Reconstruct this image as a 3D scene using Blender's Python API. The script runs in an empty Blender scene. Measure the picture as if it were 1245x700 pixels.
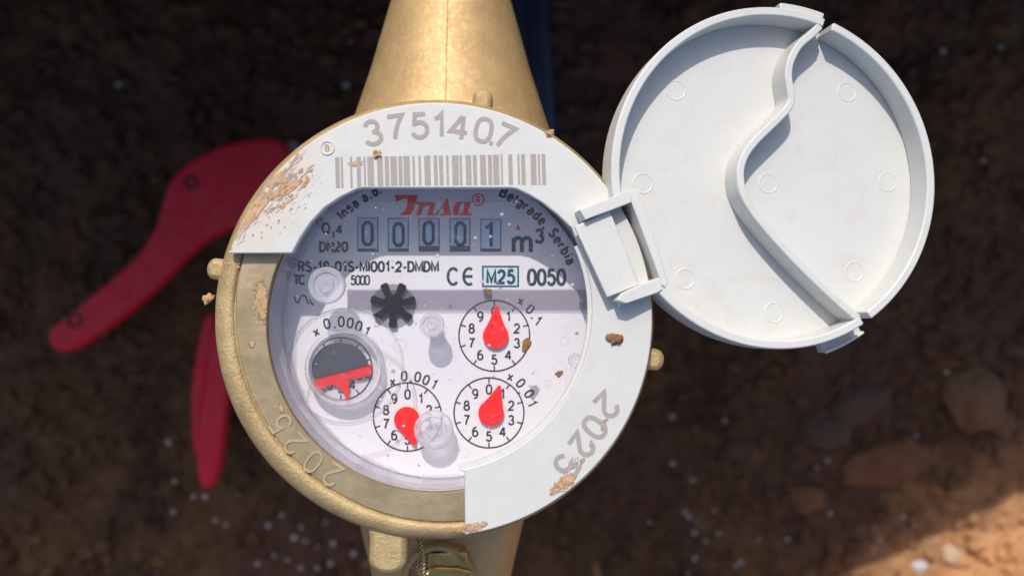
import bpy, bmesh, math, random
from math import sin, cos, pi, radians, atan2, hypot, sqrt
from mathutils import Vector, noise as mn

random.seed(7)
# ------------------------------------------------------------------ units
# lengths are worked out in "register units" (1 unit = S metres); z = 0 is the top face of the white cover ring
S = 0.00017
D = 1100.0                         # height of the camera above z = 0
SUN = Vector((0.15, -0.85, -1.0)).normalized()
scene = bpy.context.scene
COL = scene.collection

# ------------------------------------------------------------------ camera, world, sun
cam = bpy.data.cameras.new('camera')
cam_o = bpy.data.objects.new('camera', cam)
COL.objects.link(cam_o)
cam_o.location = (0, 0, D * S)
cam.sensor_width = 36.0
cam.lens = 36.0 * D / 1245.0
cam.clip_start = 0.01
cam.clip_end = 60
cam.dof.use_dof = True
cam.dof.focus_distance = (D + 25) * S
cam.dof.aperture_fstop = 11
cam.dof.aperture_blades = 0
scene.camera = cam_o

w = bpy.data.worlds.new("World")
scene.world = w
w.use_nodes = True
wn = w.node_tree
bg = wn.nodes['Background']
sky = wn.nodes.new('ShaderNodeTexSky')
sky.sky_type = 'NISHITA'
sky.sun_disc = False
to_sun = -SUN
sky.sun_elevation = math.asin(to_sun.z)
sky.sun_rotation = atan2(to_sun.x, to_sun.y)
wn.links.new(sky.outputs[0], bg.inputs[0])
bg.inputs[1].default_value = 0.15
sky.air_density = 0.8
sky.dust_density = 2.5

sl = bpy.data.lights.new('sun', 'SUN')
sl.energy = 3.1
sl.angle = radians(0.5)
sl.color = (1.0, 0.945, 0.87)
so = bpy.data.objects.new('sun', sl)
COL.objects.link(so)
so.rotation_euler = SUN.to_track_quat('-Z', 'Y').to_euler()
so.location = (0, 0.3, 0.6)

scene.view_settings.view_transform = 'Standard'
scene.view_settings.look = 'None'
scene.view_settings.exposure = 0.0
scene.view_settings.gamma = 1.0
scene.render.engine = 'CYCLES'
scene.cycles.max_bounces = 12
scene.cycles.transparent_max_bounces = 24
scene.cycles.transmission_bounces = 10

# ------------------------------------------------------------------ helpers
def P(px, py, z=0.0):
    """point seen at pixel px, py of a 1245 x 700 picture at height z"""
    k = (D - z) / D
    return Vector(((px - 622.5) * k, (350.0 - py) * k, z))

WL = {}
def link(o, parent, loc):
    COL.objects.link(o)
    loc = Vector(loc)
    WL[o.name] = loc
    if parent is not None:
        o.parent = parent
        o.location = (loc - WL[parent.name]) * S
    else:
        o.location = loc * S
    return o

def empty(name, loc, parent=None):
    o = bpy.data.objects.new(name, None)
    o.empty_display_size = 0.005
    return link(o, parent, loc)

def tag(o, label=None, cat=None, group=None, kind=None):
    if label: o['label'] = label
    if cat: o['category'] = cat
    if group: o['group'] = group
    if kind: o['kind'] = kind
    return o

def mk(name, verts, faces, mat, parent=None, smooth=None, bevel=None, tri=False):
    verts = [Vector(v) for v in verts]
    n = len(verts)
    c = Vector((sum(v.x for v in verts) / n, sum(v.y for v in verts) / n, sum(v.z for v in verts) / n))
    me = bpy.data.meshes.new(name)
    me.from_pydata([tuple((v - c) * S) for v in verts], [], faces)
    if tri:
        bm = bmesh.new(); bm.from_mesh(me)
        bmesh.ops.triangulate(bm, faces=[f for f in bm.faces if len(f.verts) > 4])
        bm.to_mesh(me); bm.free()
    bm = bmesh.new(); bm.from_mesh(me)
    bmesh.ops.recalc_face_normals(bm, faces=bm.faces)
    bm.to_mesh(me); bm.free()
    me.materials.append(mat)
    if smooth is not None:
        me.polygons.foreach_set('use_smooth', [True] * len(me.polygons))
        me.set_sharp_from_angle(angle=radians(smooth))
    me.update()
    o = bpy.data.objects.new(name, me)
    link(o, parent, c)
    if bevel:
        b = o.modifiers.new('soft_edges', 'BEVEL')
        b.width = bevel * S; b.segments = 2; b.limit_method = 'ANGLE'; b.angle_limit = radians(40)
    return o

class Mesh:
    def __init__(s): s.v = []; s.f = []
    def add(s, v, f):
        n = len(s.v); s.v += [Vector(a) for a in v]; s.f += [tuple(i + n for i in q) for q in f]
        return s
    def prism(s, top, bot):
        n = len(top)
        f = [tuple(range(n)), tuple(range(2 * n - 1, n - 1, -1))]
        for i in range(n):
            j = (i + 1) % n
            f.append((i, i + n, j + n, j))
        return s.add(list(top) + list(bot), f)
    def lathe(s, rings, seg=96, a0=0.0, a1=2 * pi, cap=False):
        """rings of (centre, radius) from first to last; a full turn unless a0, a1 say otherwise"""
        full = abs(a1 - a0 - 2 * pi) < 1e-6
        m = seg if full else seg + 1
        v = []; f = []
        for c, r in rings:
            for i in range(m):
                a = a0 + (a1 - a0) * i / seg
                v.append((c[0] + r * cos(a), c[1] + r * sin(a), c[2]))
        for k in range(len(rings) - 1):
            for i in range(seg):
                j = (i + 1) % m
                f.append((k * m + i, k * m + j, (k + 1) * m + j, (k + 1) * m + i))
        if cap:
            f.append(tuple(range(m - 1, -1, -1)))
            f.append(tuple((len(rings) - 1) * m + i for i in range(m)))
        return s.add(v, f)
    def tube(s, pts, rad, seg=12, cap=True):
        pts = [Vector(p) for p in pts]
        if not hasattr(rad, '__len__'): rad = [rad] * len(pts)
        v = []; f = []
        up = Vector((0, 0, 1))
        for i, p in enumerate(pts):
            t = (pts[min(i + 1, len(pts) - 1)] - pts[max(i - 1, 0)]).normalized()
            a = t.cross(up)
            if a.length < 1e-3: a = Vector((1, 0, 0))
            a.normalize(); b = a.cross(t).normalized()
            for k in range(seg):
                g = 2 * pi * k / seg
                v.append(p + (a * cos(g) + b * sin(g)) * rad[i])
        for i in range(len(pts) - 1):
            for k in range(seg):
                l = (k + 1) % seg
                f.append((i * seg + k, i * seg + l, (i + 1) * seg + l, (i + 1) * seg + k))
        if cap:
            f.append(tuple(range(seg - 1, -1, -1))); f.append(tuple((len(pts) - 1) * seg + k for k in range(seg)))
        return s.add(v, f)
    def build(s, name, mat, parent=None, **k): return mk(name, s.v, s.f, mat, parent, **k)

def vlathe(m, photo_rings, seg=160, cap=False):
    return m.lathe([(P(cx, cy, z), r * (D - z) / D) for cx, cy, r, z in photo_rings], seg, cap=cap)

def lump(center, rx, ry, rz, seed=0, sub=2, rough=0.35, rot=0.0):
    bm = bmesh.new()
    bmesh.ops.create_icosphere(bm, subdivisions=sub, radius=1.0)
    vs = []; off = Vector((seed * 3.7, seed * 1.3, seed * 7.1))
    for v in bm.verts:
        n = v.co.normalized()
        d = 1 + rough * mn.noise(n * 1.3 + off) + rough * .5 * mn.noise(n * 3.1 + off)
        p = Vector((n.x * rx * d, n.y * ry * d, n.z * rz * d))
        p = Vector((p.x * cos(rot) - p.y * sin(rot), p.x * sin(rot) + p.y * cos(rot), p.z))
        vs.append(p + Vector(center))
    fs = [tuple(v.index for v in f.verts) for f in bm.faces]
    bm.free()
    return vs, fs

# ------------------------------------------------------------------ materials
class N:
    """small node writer"""
    def __init__(s, name):
        s.m = bpy.data.materials.new(name); s.m.use_nodes = True
        s.t = s.m.node_tree; s.t.nodes.clear()
        s.out = s.t.nodes.new('ShaderNodeOutputMaterial')
        g = s.t.nodes.new('ShaderNodeNewGeometry')
        v = s.t.nodes.new('ShaderNodeVectorMath'); v.operation = 'SCALE'; v.inputs['Scale'].default_value = 1.0 / S
        s.t.links.new(g.outputs['Position'], v.inputs[0])
        s.pos = v.outputs[0]
    def set(s, inp, val):
        if isinstance(val, bpy.types.NodeSocket): s.t.links.new(val, inp)
        elif val is not None:
            if hasattr(val, '__len__') and len(val) == 3 and inp.type == 'RGBA': val = (*val, 1)
            inp.default_value = val
    def noise(s, scale, detail=4, rough=.55, dist=0.0, vec=None):
        """scale: size of a feature in register units"""
        n = s.t.nodes.new('ShaderNodeTexNoise')
        s.set(n.inputs['Vector'], vec or s.pos)
        n.inputs['Scale'].default_value = 1.0 / scale
        n.inputs['Detail'].default_value = detail; n.inputs['Roughness'].default_value = rough
        n.inputs['Distortion'].default_value = dist
        return n.outputs['Fac']
    def vor(s, scale, feature='F1'):
        n = s.t.nodes.new('ShaderNodeTexVoronoi'); s.set(n.inputs['Vector'], s.pos); n.feature = feature
        n.inputs['Scale'].default_value = 1.0 / scale
        return n.outputs['Distance']
    def map(s, val, a, b, c=0.0, d=1.0):
        n = s.t.nodes.new('ShaderNodeMapRange'); s.set(n.inputs[0], val)
        for i, x in zip((1, 2, 3, 4), (a, b, c, d)): n.inputs[i].default_value = x
        return n.outputs[0]
    def math(s, op, a, b=None, clamp=False):
        n = s.t.nodes.new('ShaderNodeMath'); n.operation = op; n.use_clamp = clamp
        s.set(n.inputs[0], a)
        if b is not None: s.set(n.inputs[1], b)
        return n.outputs[0]
    def mix(s, fac, a, b):
        n = s.t.nodes.new('ShaderNodeMix'); n.data_type = 'RGBA'
        s.set(n.inputs[0], fac); s.set(n.inputs[6], a); s.set(n.inputs[7], b)
        return n.outputs[2]
    def blob(s, cx, cy, rx, ry, rot, nscale=14, namp=0.9, soft=0.12, thr=0.5, z=0, stretch=1.0):
        """mask of a ragged patch centred at picture point cx, cy"""
        c = P(cx, cy, z)
        mp = s.t.nodes.new('ShaderNodeVectorMath'); mp.operation = 'SUBTRACT'
        s.set(mp.inputs[0], s.pos); mp.inputs[1].default_value = (c.x, c.y, c.z)
        r = s.t.nodes.new('ShaderNodeVectorRotate'); r.rotation_type = 'Z_AXIS'
        s.set(r.inputs['Vector'], mp.outputs[0]); r.inputs['Angle'].default_value = -rot
        d = s.t.nodes.new('ShaderNodeVectorMath'); d.operation = 'MULTIPLY'
        s.set(d.inputs[0], r.outputs[0]); d.inputs[1].default_value = (1 / rx, 1 / ry, 0)
        l = s.t.nodes.new('ShaderNodeVectorMath'); l.operation = 'LENGTH'; s.set(l.inputs[0], d.outputs[0])
        base = s.math('SUBTRACT', 1.0, l.outputs['Value'])
        vec = None
        if stretch != 1.0:
            st = s.t.nodes.new('ShaderNodeVectorMath'); st.operation = 'MULTIPLY'
            s.set(st.inputs[0], r.outputs[0]); st.inputs[1].default_value = (1 / stretch, 1, 1); vec = st.outputs[0]
        nz = s.math('MULTIPLY', s.math('SUBTRACT', s.noise(nscale, 6, .65, 1.0, vec), .5), namp)
        v = s.math('ADD', base, nz)
        return s.map(v, thr - soft, thr + soft)
    def bsdf(s, base, rough=.5, metal=0.0, spec=.5, bumps=(), **kw):
        b = s.t.nodes.new('ShaderNodeBsdfPrincipled')
        s.set(b.inputs['Base Color'], base); s.set(b.inputs['Roughness'], rough); s.set(b.inputs['Metallic'], metal)
        s.set(b.inputs['Specular IOR Level'], spec)
        for k, v in kw.items(): s.set(b.inputs[k.replace('_', ' ')], v)
        prev = None
        for h, dist in bumps:
            bp = s.t.nodes.new('ShaderNodeBump'); bp.inputs['Distance'].default_value = dist * S; bp.inputs['Strength'].default_value = 1
            s.set(bp.inputs['Height'], h)
            if prev: s.t.links.new(prev, bp.inputs['Normal'])
            prev = bp.outputs[0]
        if prev: s.t.links.new(prev, b.inputs['Normal'])
        s.b = b
        return b.outputs[0]
    def done(s, shader):
        s.t.links.new(shader, s.out.inputs[0]); return s.m

def mat_plain(name, col, rough=.5, metal=0, spec=.5, var=.06, vscale=20, bump=.3, bscale=6):
    n = N(name)
    c2 = tuple(max(0, x * (1 - var * 2)) for x in col)
    base = n.mix(n.noise(vscale), col, c2)
    return n.done(n.bsdf(base, rough, metal, spec, [(n.noise(bscale, 3), bump)]))

CLAY = (0.52, 0.25, 0.10); CLAY_PALE = (0.66, 0.42, 0.24)

def mat_cover():
    n = N('white_cover_plastic')
    base = n.mix(n.noise(60, 3), (0.64, 0.642, 0.612), (0.585, 0.585, 0.55))
    base = n.mix(n.map(n.noise(24, 7, .7, .8), .52, .75, 0, .30), base, (0.52, 0.44, 0.35))
    # fine soil specks
    sp = n.map(n.noise(3.2, 2, .5), .73, .76)
    sp = n.math('MULTIPLY', sp, n.map(n.noise(45, 2), .45, .6))
    base = n.mix(n.math('MULTIPLY', sp, .75), base, (0.28, 0.17, 0.10))
    wash = n.blob(330, 240, 120, 50, radians(49), 30, 1.4, .35, .40)
    base = n.mix(n.math('MULTIPLY', wash, .5), base, (0.66, 0.52, 0.40))
    m1 = n.blob(310, 252, 120, 24, radians(52), 8, 2.6, .14, .62, stretch=3.5)
    m1 = n.math('MAXIMUM', m1, n.math('MULTIPLY', n.blob(292, 272, 70, 12, radians(62), 8, 2.0, .2, .5, stretch=2.5), .8))
    m7 = n.blob(345, 245, 95, 50, radians(40), 5.5, 3.2, .08, 1.05, stretch=3.5)
    m1 = n.math('MAXIMUM', m1, m7)
    m2 = n.blob(350, 226, 56, 24, radians(38), 7, 2.6, .12, .65, stretch=3)
    m3 = n.blob(686, 586, 24, 11, radians(35), 7, 1.5, .1, .42)
    m8 = n.blob(700, 560, 60, 26, radians(50), 9, 2.6, .10, .95, stretch=2)
    m4 = n.blob(578, 640, 26, 9, radians(12), 6, 1.6, .1, .5)
    m5 = n.blob(434, 199, 16, 6, radians(5), 5, 1.5, .15, .55)
    m6 = n.blob(735, 515, 8, 20, radians(-20), 6, 1.6, .1, .7)
    mm = n.math('MAXIMUM', m1, n.math('MAXIMUM', m2, n.math('MAXIMUM', m3, n.math('MAXIMUM', m4, n.math('MAXIMUM', m5, n.math('MAXIMUM', m6, m8))))))
    clay = n.mix(n.noise(7, 4), CLAY, CLAY_PALE)
    base = n.mix(n.math('MULTIPLY', mm, .88), base, clay)
    rough = n.map(mm, 0, 1, .42, .95)
    return n.done(n.bsdf(base, rough, 0, .45, [(n.noise(2.5, 2), .10), (n.noise(9, 5), n_b) if False else (mm, 1.3), (n.noise(50, 2), 1.2)]))

def mat_lid():
    n = N('white_lid_plastic')
    base = n.mix(n.noise(90, 3), (0.645, 0.648, 0.62), (0.60, 0.603, 0.575))
    base = n.mix(n.map(n.noise(40, 8, .72, .8), .52, .76, 0, .38), base, (0.50, 0.43, 0.33))
    base = n.mix(n.map(n.noise(7, 5, .7, 1.5), .64, .74, 0, .22), base, (0.48, 0.42, 0.34))
    sp = n.map(n.noise(3.0, 2, .5), .745, .77)
    base = n.mix(n.math('MULTIPLY', sp, .6), base, (0.3, 0.2, 0.13))
    st = n.blob(757, 320, 26, 38, radians(20), 16, 1.3, .3, .75)
    base = n.mix(n.math('MULTIPLY', st, .35), base, (0.62, 0.50, 0.38))
    return n.done(n.bsdf(base, .4, 0, .45, [(n.noise(3, 2), .10), (n.noise(70, 2), 1.6)]))

def mat_brass(name, col, dark, rough, grain, gscale, dirty=0.0, metal=.75):
    n = N(name)
    g = n.noise(gscale, 5, .7)
    base = n.mix(n.map(n.noise(45, 5, .6), .35, .65), col, dark)
    base = n.mix(n.map(g, .52, .72, 0, .55), base, tuple(min(1, c * 1.35) for c in col))
    if dirty:
        d = n.map(n.noise(22, 6, .7, .6), .58, .66)
        base = n.mix(n.math('MULTIPLY', d, dirty), base, (0.50, 0.33, 0.17))
        mt = n.map(d, 0, 1, metal, metal * (1 - dirty))
    else: mt = metal
    return n.done(n.bsdf(base, n.map(g, .3, .7, rough + .1, rough - .06), mt, .5, [(g, grain), (n.noise(60, 3), 2.0)]))

def mat_flat_brass():
    n = N('machined_brass_face')
    base = n.mix(n.map(n.noise(55, 4, .6), .38, .62), (0.36, 0.285, 0.165), (0.50, 0.40, 0.245))
    base = n.mix(n.map(n.noise(14, 7, .75, 2.0), .56, .70, 0, .5), base, (0.30, 0.23, 0.13))
    c1 = n.blob(318, 365, 13, 38, radians(4), 9, 1.5, .10, .42, z=-16)
    c2 = n.blob(307, 418, 8, 9, 0, 7, 1.3, .1, .5, z=-16)
    c3 = n.blob(342, 495, 6, 12, radians(20), 6, 1.3, .1, .5, z=-16)
    c = n.math('MAXIMUM', c1, n.math('MAXIMUM', c2, c3))
    base = n.mix(n.math('MULTIPLY', c, .8), base, (0.52, 0.33, 0.17))
    sp = n.map(n.noise(2.6, 2, .5), .70, .74)
    base = n.mix(sp, base, (0.72, 0.62, 0.42))
    mt = n.map(c, 0, 1, .55, .05)
    return n.done(n.bsdf(base, .5, mt, .5, [(n.noise(2.2, 3, .6), .22), (c, 1.2), (n.noise(30, 2), 1.0)]))

def mat_glass(name, tint=(1, 1, 1), dust=.05, haze=.02, rough=.02, gloss=1.0):
    """clear thin plastic: see-through, shiny by angle, with dust that scatters"""
    n = N(name)
    tr = n.t.nodes.new('ShaderNodeBsdfTransparent'); n.set(tr.inputs[0], tint)
    gl = n.t.nodes.new('ShaderNodeBsdfGlossy'); gl.inputs['Roughness'].default_value = rough
    lw = n.t.nodes.new('ShaderNodeLayerWeight'); lw.inputs['Blend'].default_value = .5
    fr = n.math('ADD', .045, n.math('MULTIPLY', .8, n.math('POWER', lw.outputs['Facing'], 5.0)))
    bp = n.t.nodes.new('ShaderNodeBump'); bp.inputs['Distance'].default_value = .5 * S
    n.set(bp.inputs['Height'], n.noise(30, 3)); n.t.links.new(bp.outputs[0], gl.inputs['Normal'])
    m1 = n.t.nodes.new('ShaderNodeMixShader'); n.set(m1.inputs[0], n.math('MULTIPLY', fr, gloss))
    n.t.links.new(tr.outputs[0], m1.inputs[1]); n.t.links.new(gl.outputs[0], m1.inputs[2])
    df = n.t.nodes.new('ShaderNodeBsdfDiffuse'); n.set(df.inputs[0], (0.78, 0.76, 0.80))
    sp = n.map(n.noise(2.6, 2, .5), .735, .77)
    sp = n.math('MULTIPLY', sp, n.map(n.noise(55, 2), .42, .6))
    scr = n.map(n.noise(26, 7, .72, 2.5), .60, .72)
    fac = n.math('ADD', n.math('MULTIPLY', sp, .7), n.math('ADD', n.math('MULTIPLY', scr, dust), haze), True)
    m2 = n.t.nodes.new('ShaderNodeMixShader'); n.set(m2.inputs[0], fac)
    n.t.links.new(m1.outputs[0], m2.inputs[1]); n.t.links.new(df.outputs[0], m2.inputs[2])
    return n.done(m2.outputs[0])

def mat_moulded():
    """solid clear polycarbonate"""
    n = N('moulded_clear_plastic')
    g = n.t.nodes.new('ShaderNodeBsdfGlass'); g.inputs['IOR'].default_value = 1.35; g.inputs['Roughness'].default_value = .04
    n.set(g.inputs['Color'], (0.97, 0.96, 0.98))
    tr = n.t.nodes.new('ShaderNodeBsdfTransparent'); n.set(tr.inputs[0], (0.96, 0.955, 0.97))
    df = n.t.nodes.new('ShaderNodeBsdfDiffuse'); n.set(df.inputs[0], (0.8, 0.78, 0.82))
    m = n.t.nodes.new('ShaderNodeMixShader'); m.inputs[0].default_value = .60
    n.t.links.new(g.outputs[0], m.inputs[1]); n.t.links.new(tr.outputs[0], m.inputs[2])
    m2 = n.t.nodes.new('ShaderNodeMixShader'); m2.inputs[0].default_value = .30
    n.t.links.new(m.outputs[0], m2.inputs[1]); n.t.links.new(df.outputs[0], m2.inputs[2])
    return n.done(m2.outputs[0])

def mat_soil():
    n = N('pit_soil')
    dry_lit = n.math('ADD', n.blob(1330, 800, 1500, 950, radians(25), 160, .5, .15, .42, z=-1500), 0.0, True)  # dry soil, with the corner's sunlight also put into its colour
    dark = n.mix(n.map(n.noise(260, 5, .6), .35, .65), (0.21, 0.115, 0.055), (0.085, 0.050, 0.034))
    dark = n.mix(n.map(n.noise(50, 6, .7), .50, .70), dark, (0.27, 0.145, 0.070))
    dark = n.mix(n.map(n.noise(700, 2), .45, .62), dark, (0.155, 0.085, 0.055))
    dry_lit_col = n.mix(n.noise(70, 6, .7), (0.82, 0.45, 0.215), (0.68, 0.34, 0.15))
    base = n.mix(dry_lit, dark, dry_lit_col)
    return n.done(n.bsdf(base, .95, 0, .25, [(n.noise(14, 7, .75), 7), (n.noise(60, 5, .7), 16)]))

def mat_print(name, col, wear=.15, rough=.5):
    n = N(name)
    lite = tuple(min(1, c + .35 * (0.75 - c)) for c in col)
    base = n.mix(n.map(n.noise(3.5, 4, .7), .52, .72, 0, wear * 3), col, lite)
    return n.done(n.bsdf(base, rough, 0, .3))

M = {}
M['cover'] = mat_cover()
M['lid'] = mat_lid()
M['cast'] = mat_brass('cast_brass', (0.62, 0.46, 0.235), (0.45, 0.32, 0.15), .52, 1.8, 4.0, .75, .4)
M['body'] = mat_brass('cast_brass_body', (0.60, 0.42, 0.20), (0.50, 0.33, 0.155), .55, .6, 7, .35, .4)
M['bright'] = mat_brass('bright_brass', (0.72, 0.50, 0.16), (0.55, 0.36, 0.12), .28, .2, 9, 0, .95)
M['flat'] = mat_flat_brass()
M['glass'] = mat_glass('clear_cover_glass', (0.99, 0.985, 0.995), .20, .03)
M['wall'] = mat_glass('clear_cover_side', (0.97, 0.965, 0.98), .35, .10)
M['band'] = mat_glass('shade_band_tint', (0.80, 0.79, 0.82), .10, .02)
M['mark'] = mat_glass('clear_moulding', (0.93, 0.92, 0.95), .05, .04)
M['moulded'] = mat_moulded()
M['dial'] = mat_plain('dial_white', (0.76, 0.752, 0.765), .55, var=.02, bump=.05)
M['etch'] = mat_print('laser_etched_grey', (0.36, 0.32, 0.295), .22, .6)
M['ink'] = mat_print('black_ink', (0.010, 0.010, 0.014), .08)
M['blueink'] = mat_print('teal_black_ink', (0.010, 0.035, 0.06), .08)
M['redink'] = mat_print('red_ink', (0.90, 0.006, 0.02), .05)
M['paleblue'] = mat_print('pale_blue_field', (0.52, 0.72, 0.78), .05)
M['drum'] = mat_plain('drum_blue_grey', (0.60, 0.80, 1.0), .4, var=.2, vscale=12)
M['drum_dark'] = mat_plain('drum_window_dark', (0.10, 0.13, 0.19), .5, var=.3, vscale=6)
M['drumdigit'] = mat_print('drum_digit', (0.012, 0.03, 0.07), .08)
M['red'] = mat_plain('red_pointer', (0.97, 0.004, 0.003), .6, spec=.2, var=.03)
M['gear'] = mat_plain('black_gear', (0.008, 0.009, 0.011), .7, spec=.12, var=.3, vscale=4, bump=.6, bscale=3)
M['grey'] = mat_plain('grey_half_disc', (0.06, 0.07, 0.085), .25, var=.15, vscale=6)
M['well'] = mat_plain('well_grey', (0.32, 0.31, 0.34), .5)
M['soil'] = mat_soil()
M['clay'] = mat_plain('clay_crumb', (0.36, 0.18, 0.085), .95, var=.3, vscale=4, bump=1, bscale=2)
M['clay_pale'] = mat_plain('pale_clay', (0.62, 0.38, 0.20), .95, var=.25, vscale=6, bump=1, bscale=3)
M['stone'] = mat_plain('brown_stone', (0.25, 0.14, 0.075), .9, var=.3, vscale=40, bump=8, bscale=18)
M['stone_orange'] = mat_plain('orange_stone', (0.27, 0.125, 0.06), .9, var=.3, vscale=40, bump=8, bscale=18)
M['stone_grey'] = mat_plain('grey_stone', (0.14, 0.095, 0.065), .9, var=.3, vscale=40, bump=8, bscale=18)
M['pebble'] = mat_plain('pale_pebble', (0.66, 0.64, 0.64), .8, var=.15, vscale=10)
M['sandstone'] = mat_plain('pale_sandstone', (0.62, 0.45, 0.28), .9, var=.1, vscale=30, bump=3, bscale=12)
def mat_tool():
    n = N('red_tool_paint')
    base = n.mix(n.noise(90, 3), (0.92, 0.012, 0.04), (0.74, 0.01, 0.035))
    base = n.mix(n.map(n.noise(60, 7, .7, 1.0), .55, .70, 0, .55), base, (0.30, 0.14, 0.08))
    base = n.mix(n.map(n.noise(11, 4, .6, 2.0), .68, .72, 0, .6), base, (0.45, 0.42, 0.42))
    return n.done(n.bsdf(base, n.map(n.noise(30, 4), .3, .7, .3, .65), 0, .5, [(n.noise(30, 4), 1.5)]))
M['toolred'] = mat_tool()
M['steel'] = mat_plain('steel_blade', (0.30, 0.34, 0.34), .35, .8, var=.1)
M['hole'] = mat_plain('dark_pivot', (0.06, 0.015, 0.02), .5)
M['bluepipe'] = mat_plain('blue_pipe', (0.02, 0.035, 0.09), .45, var=.1)
M['emboss'] = mat_brass('embossed_brass', (0.58, 0.47, 0.29), (0.48, 0.385, 0.225), .45, .2, 5, 0, .35)
M['sleeve'] = mat_plain('grey_sleeve', (0.66, 0.65, 0.70), .5, var=.15)
M['wire'] = mat_plain('brass_wire', (0.55, 0.42, 0.20), .35, .9)

# ------------------------------------------------------------------ lettering (own stroke letters)
def arc(cx, cy, rx, ry, a0, a1, n=None):
    n = n or max(4, int(abs(a1 - a0) / 18))
    return [(cx + rx * cos(radians(a0 + (a1 - a0) * i / n)), cy + ry * sin(radians(a0 + (a1 - a0) * i / n))) for i in range(n + 1)]
def ell(cx, cy, rx, ry, p=2.3, n=22):
    r = []
    for i in range(n):
        a = 2 * pi * i / n; c, s_ = cos(a), sin(a)
        r.append((cx + rx * math.copysign(abs(c) ** (2 / p), c), cy + ry * math.copysign(abs(s_) ** (2 / p), s_)))
    return ('c', r)
G = {
 '0': (.56, [ell(.28, .5, .28, .5, 2.5)]),
 '1': (.36, [[(.02, .76), (.16, .84), (.27, 1.0), (.27, 0)]]),
 '2': (.56, [arc(.27, .71, .26, .29, 172, -28) + [(.34, .38), (.12, .16), (.0, 0), (.56, 0)]]),
 '3': (.54, [arc(.25, .755, .23, .245, 165, -90), arc(.25, .265, .28, .265, 84, -165)]),
 '4': (.58, [[(.42, 0), (.42, 1.0)], [(.38, 1.0), (.0, .30), (.60, .30)]]),
 '5': (.56, [[(.50, 1), (.12, 1), (.07, .50)], arc(.26, .32, .28, .33, 132, -158)]),
 '6': (.56, [ell(.28, .31, .27, .31, 2.2), arc(.34, .52, .33, .48, 75, 195)]),
 '7': (.54, [[(0, 1), (.53, 1), (.36, .66), (.24, .32), (.18, 0)]]),
 '8': (.54, [ell(.27, .755, .22, .245, 2.1), ell(.27, .265, .28, .265, 2.1)]),
 '9': (.56, [ell(.28, .69, .27, .31, 2.2), arc(.22, .48, .33, .48, 15, -105)]),
 'R': (.58, [[(0, 0), (0, 1), (.32, 1)] + arc(.32, .745, .23, .255, 90, -90)[1:] + [(.02, .49)], [(.30, .47), (.56, 0)]]),
 'S': (.56, [arc(.28, .75, .26, .25, 28, 200) + [(.2, .56), (.38, .45)] + arc(.28, .26, .28, .26, 20, -155)]),
 'M': (.68, [[(0, 0), (0, 1), (.34, .12), (.68, 1), (.68, 0)]]),
 'I': (.06, [[(.03, 0), (.03, 1)]]),
 'D': (.60, [('c', [(0, 0), (0, 1), (.26, 1)] + arc(.26, .5, .34, .5, 80, -80) + [(.26, 0)])]),
 'N': (.58, [[(0, 0), (0, 1), (.58, 0), (.58, 1)]]),
 'C': (.62, [arc(.34, .5, .34, .5, 42, 318)]),
 'T': (.60, [[(0, 1), (.6, 1)], [(.3, .97), (.3, 0)]]),
 'Q': (.70, [ell(.35, .5, .35, .5, 2.1), [(.42, .22), (.70, -.08)]]),
 'B': (.56, [('c', [(0, 0), (0, 1), (.3, 1)] + arc(.3, .76, .2, .24, 70, -70) + [(.3, .52)] + arc(.3, .26, .27, .26, 80, -80) + [(.25, 0)]), [(.03, .51), (.35, .51)]]),
 '-': (.30, [[(0, .40), (.30, .40)]]),
 '.': (.12, [[(.05, -.06), (.05, .13)]]),
 ',': (.12, [[(.08, .12), (.07, -.02), (.0, -.18)]]),
 'x': (.46, [[(0, 0), (.46, .62)], [(0, .62), (.46, 0)]]),
 'e': (.50, [[(.02, .36), (.48, .36)] + arc(.25, .34, .24, .34, 12, 318)]),
 'l': (.06, [[(.03, 0), (.03, 1)]]),
 'i': (.06, [[(.03, 0), (.03, .68)], [(.03, .86), (.03, 1.0)]]),
 'g': (.48, [ell(.23, .35, .22, .33, 2.1), [(.47, .68), (.47, -.05)] + arc(.25, -.06, .22, .2, -5, -160)]),
 'r': (.28, [[(.0, 0), (.0, .68)], [(.03, .48), (.12, .62), (.28, .67)]]),
 'a': (.46, [arc(.23, .48, .21, .2, 155, 0) + [(.44, .0)], ell(.21, .2, .2, .2, 2)]),
 'd': (.48, [ell(.23, .34, .22, .33, 2.1), [(.47, 1), (.47, 0)]]),
 'b': (.48, [ell(.25, .34, .22, .33, 2.1), [(.01, 1), (.01, 0)]]),
 'n': (.44, [[(0, 0), (0, .68)], [(.03, .5)] + arc(.23, .46, .2, .22, 140, 0) + [(.43, 0)]]),
 's': (.42, [arc(.21, .51, .18, .17, 30, 200) + [(.3, .32)] + arc(.21, .17, .2, .17, 20, -150)]),
 'o': (.48, [ell(.24, .34, .24, .34, 2.1)]),
 'm': (.80, [[(0, 0), (0, .70)], [(.02, .50)] + arc(.21, .50, .17, .2, 140, 0) + [(.38, 0)], [(.42, .50)] + arc(.60, .50, .18, .2, 140, 0) + [(.78, 0)]]),
 'E': (.58, [arc(.36, .5, .36, .5, 58, 302), [(.04, .5), (.58, .5)]]),
}
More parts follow.
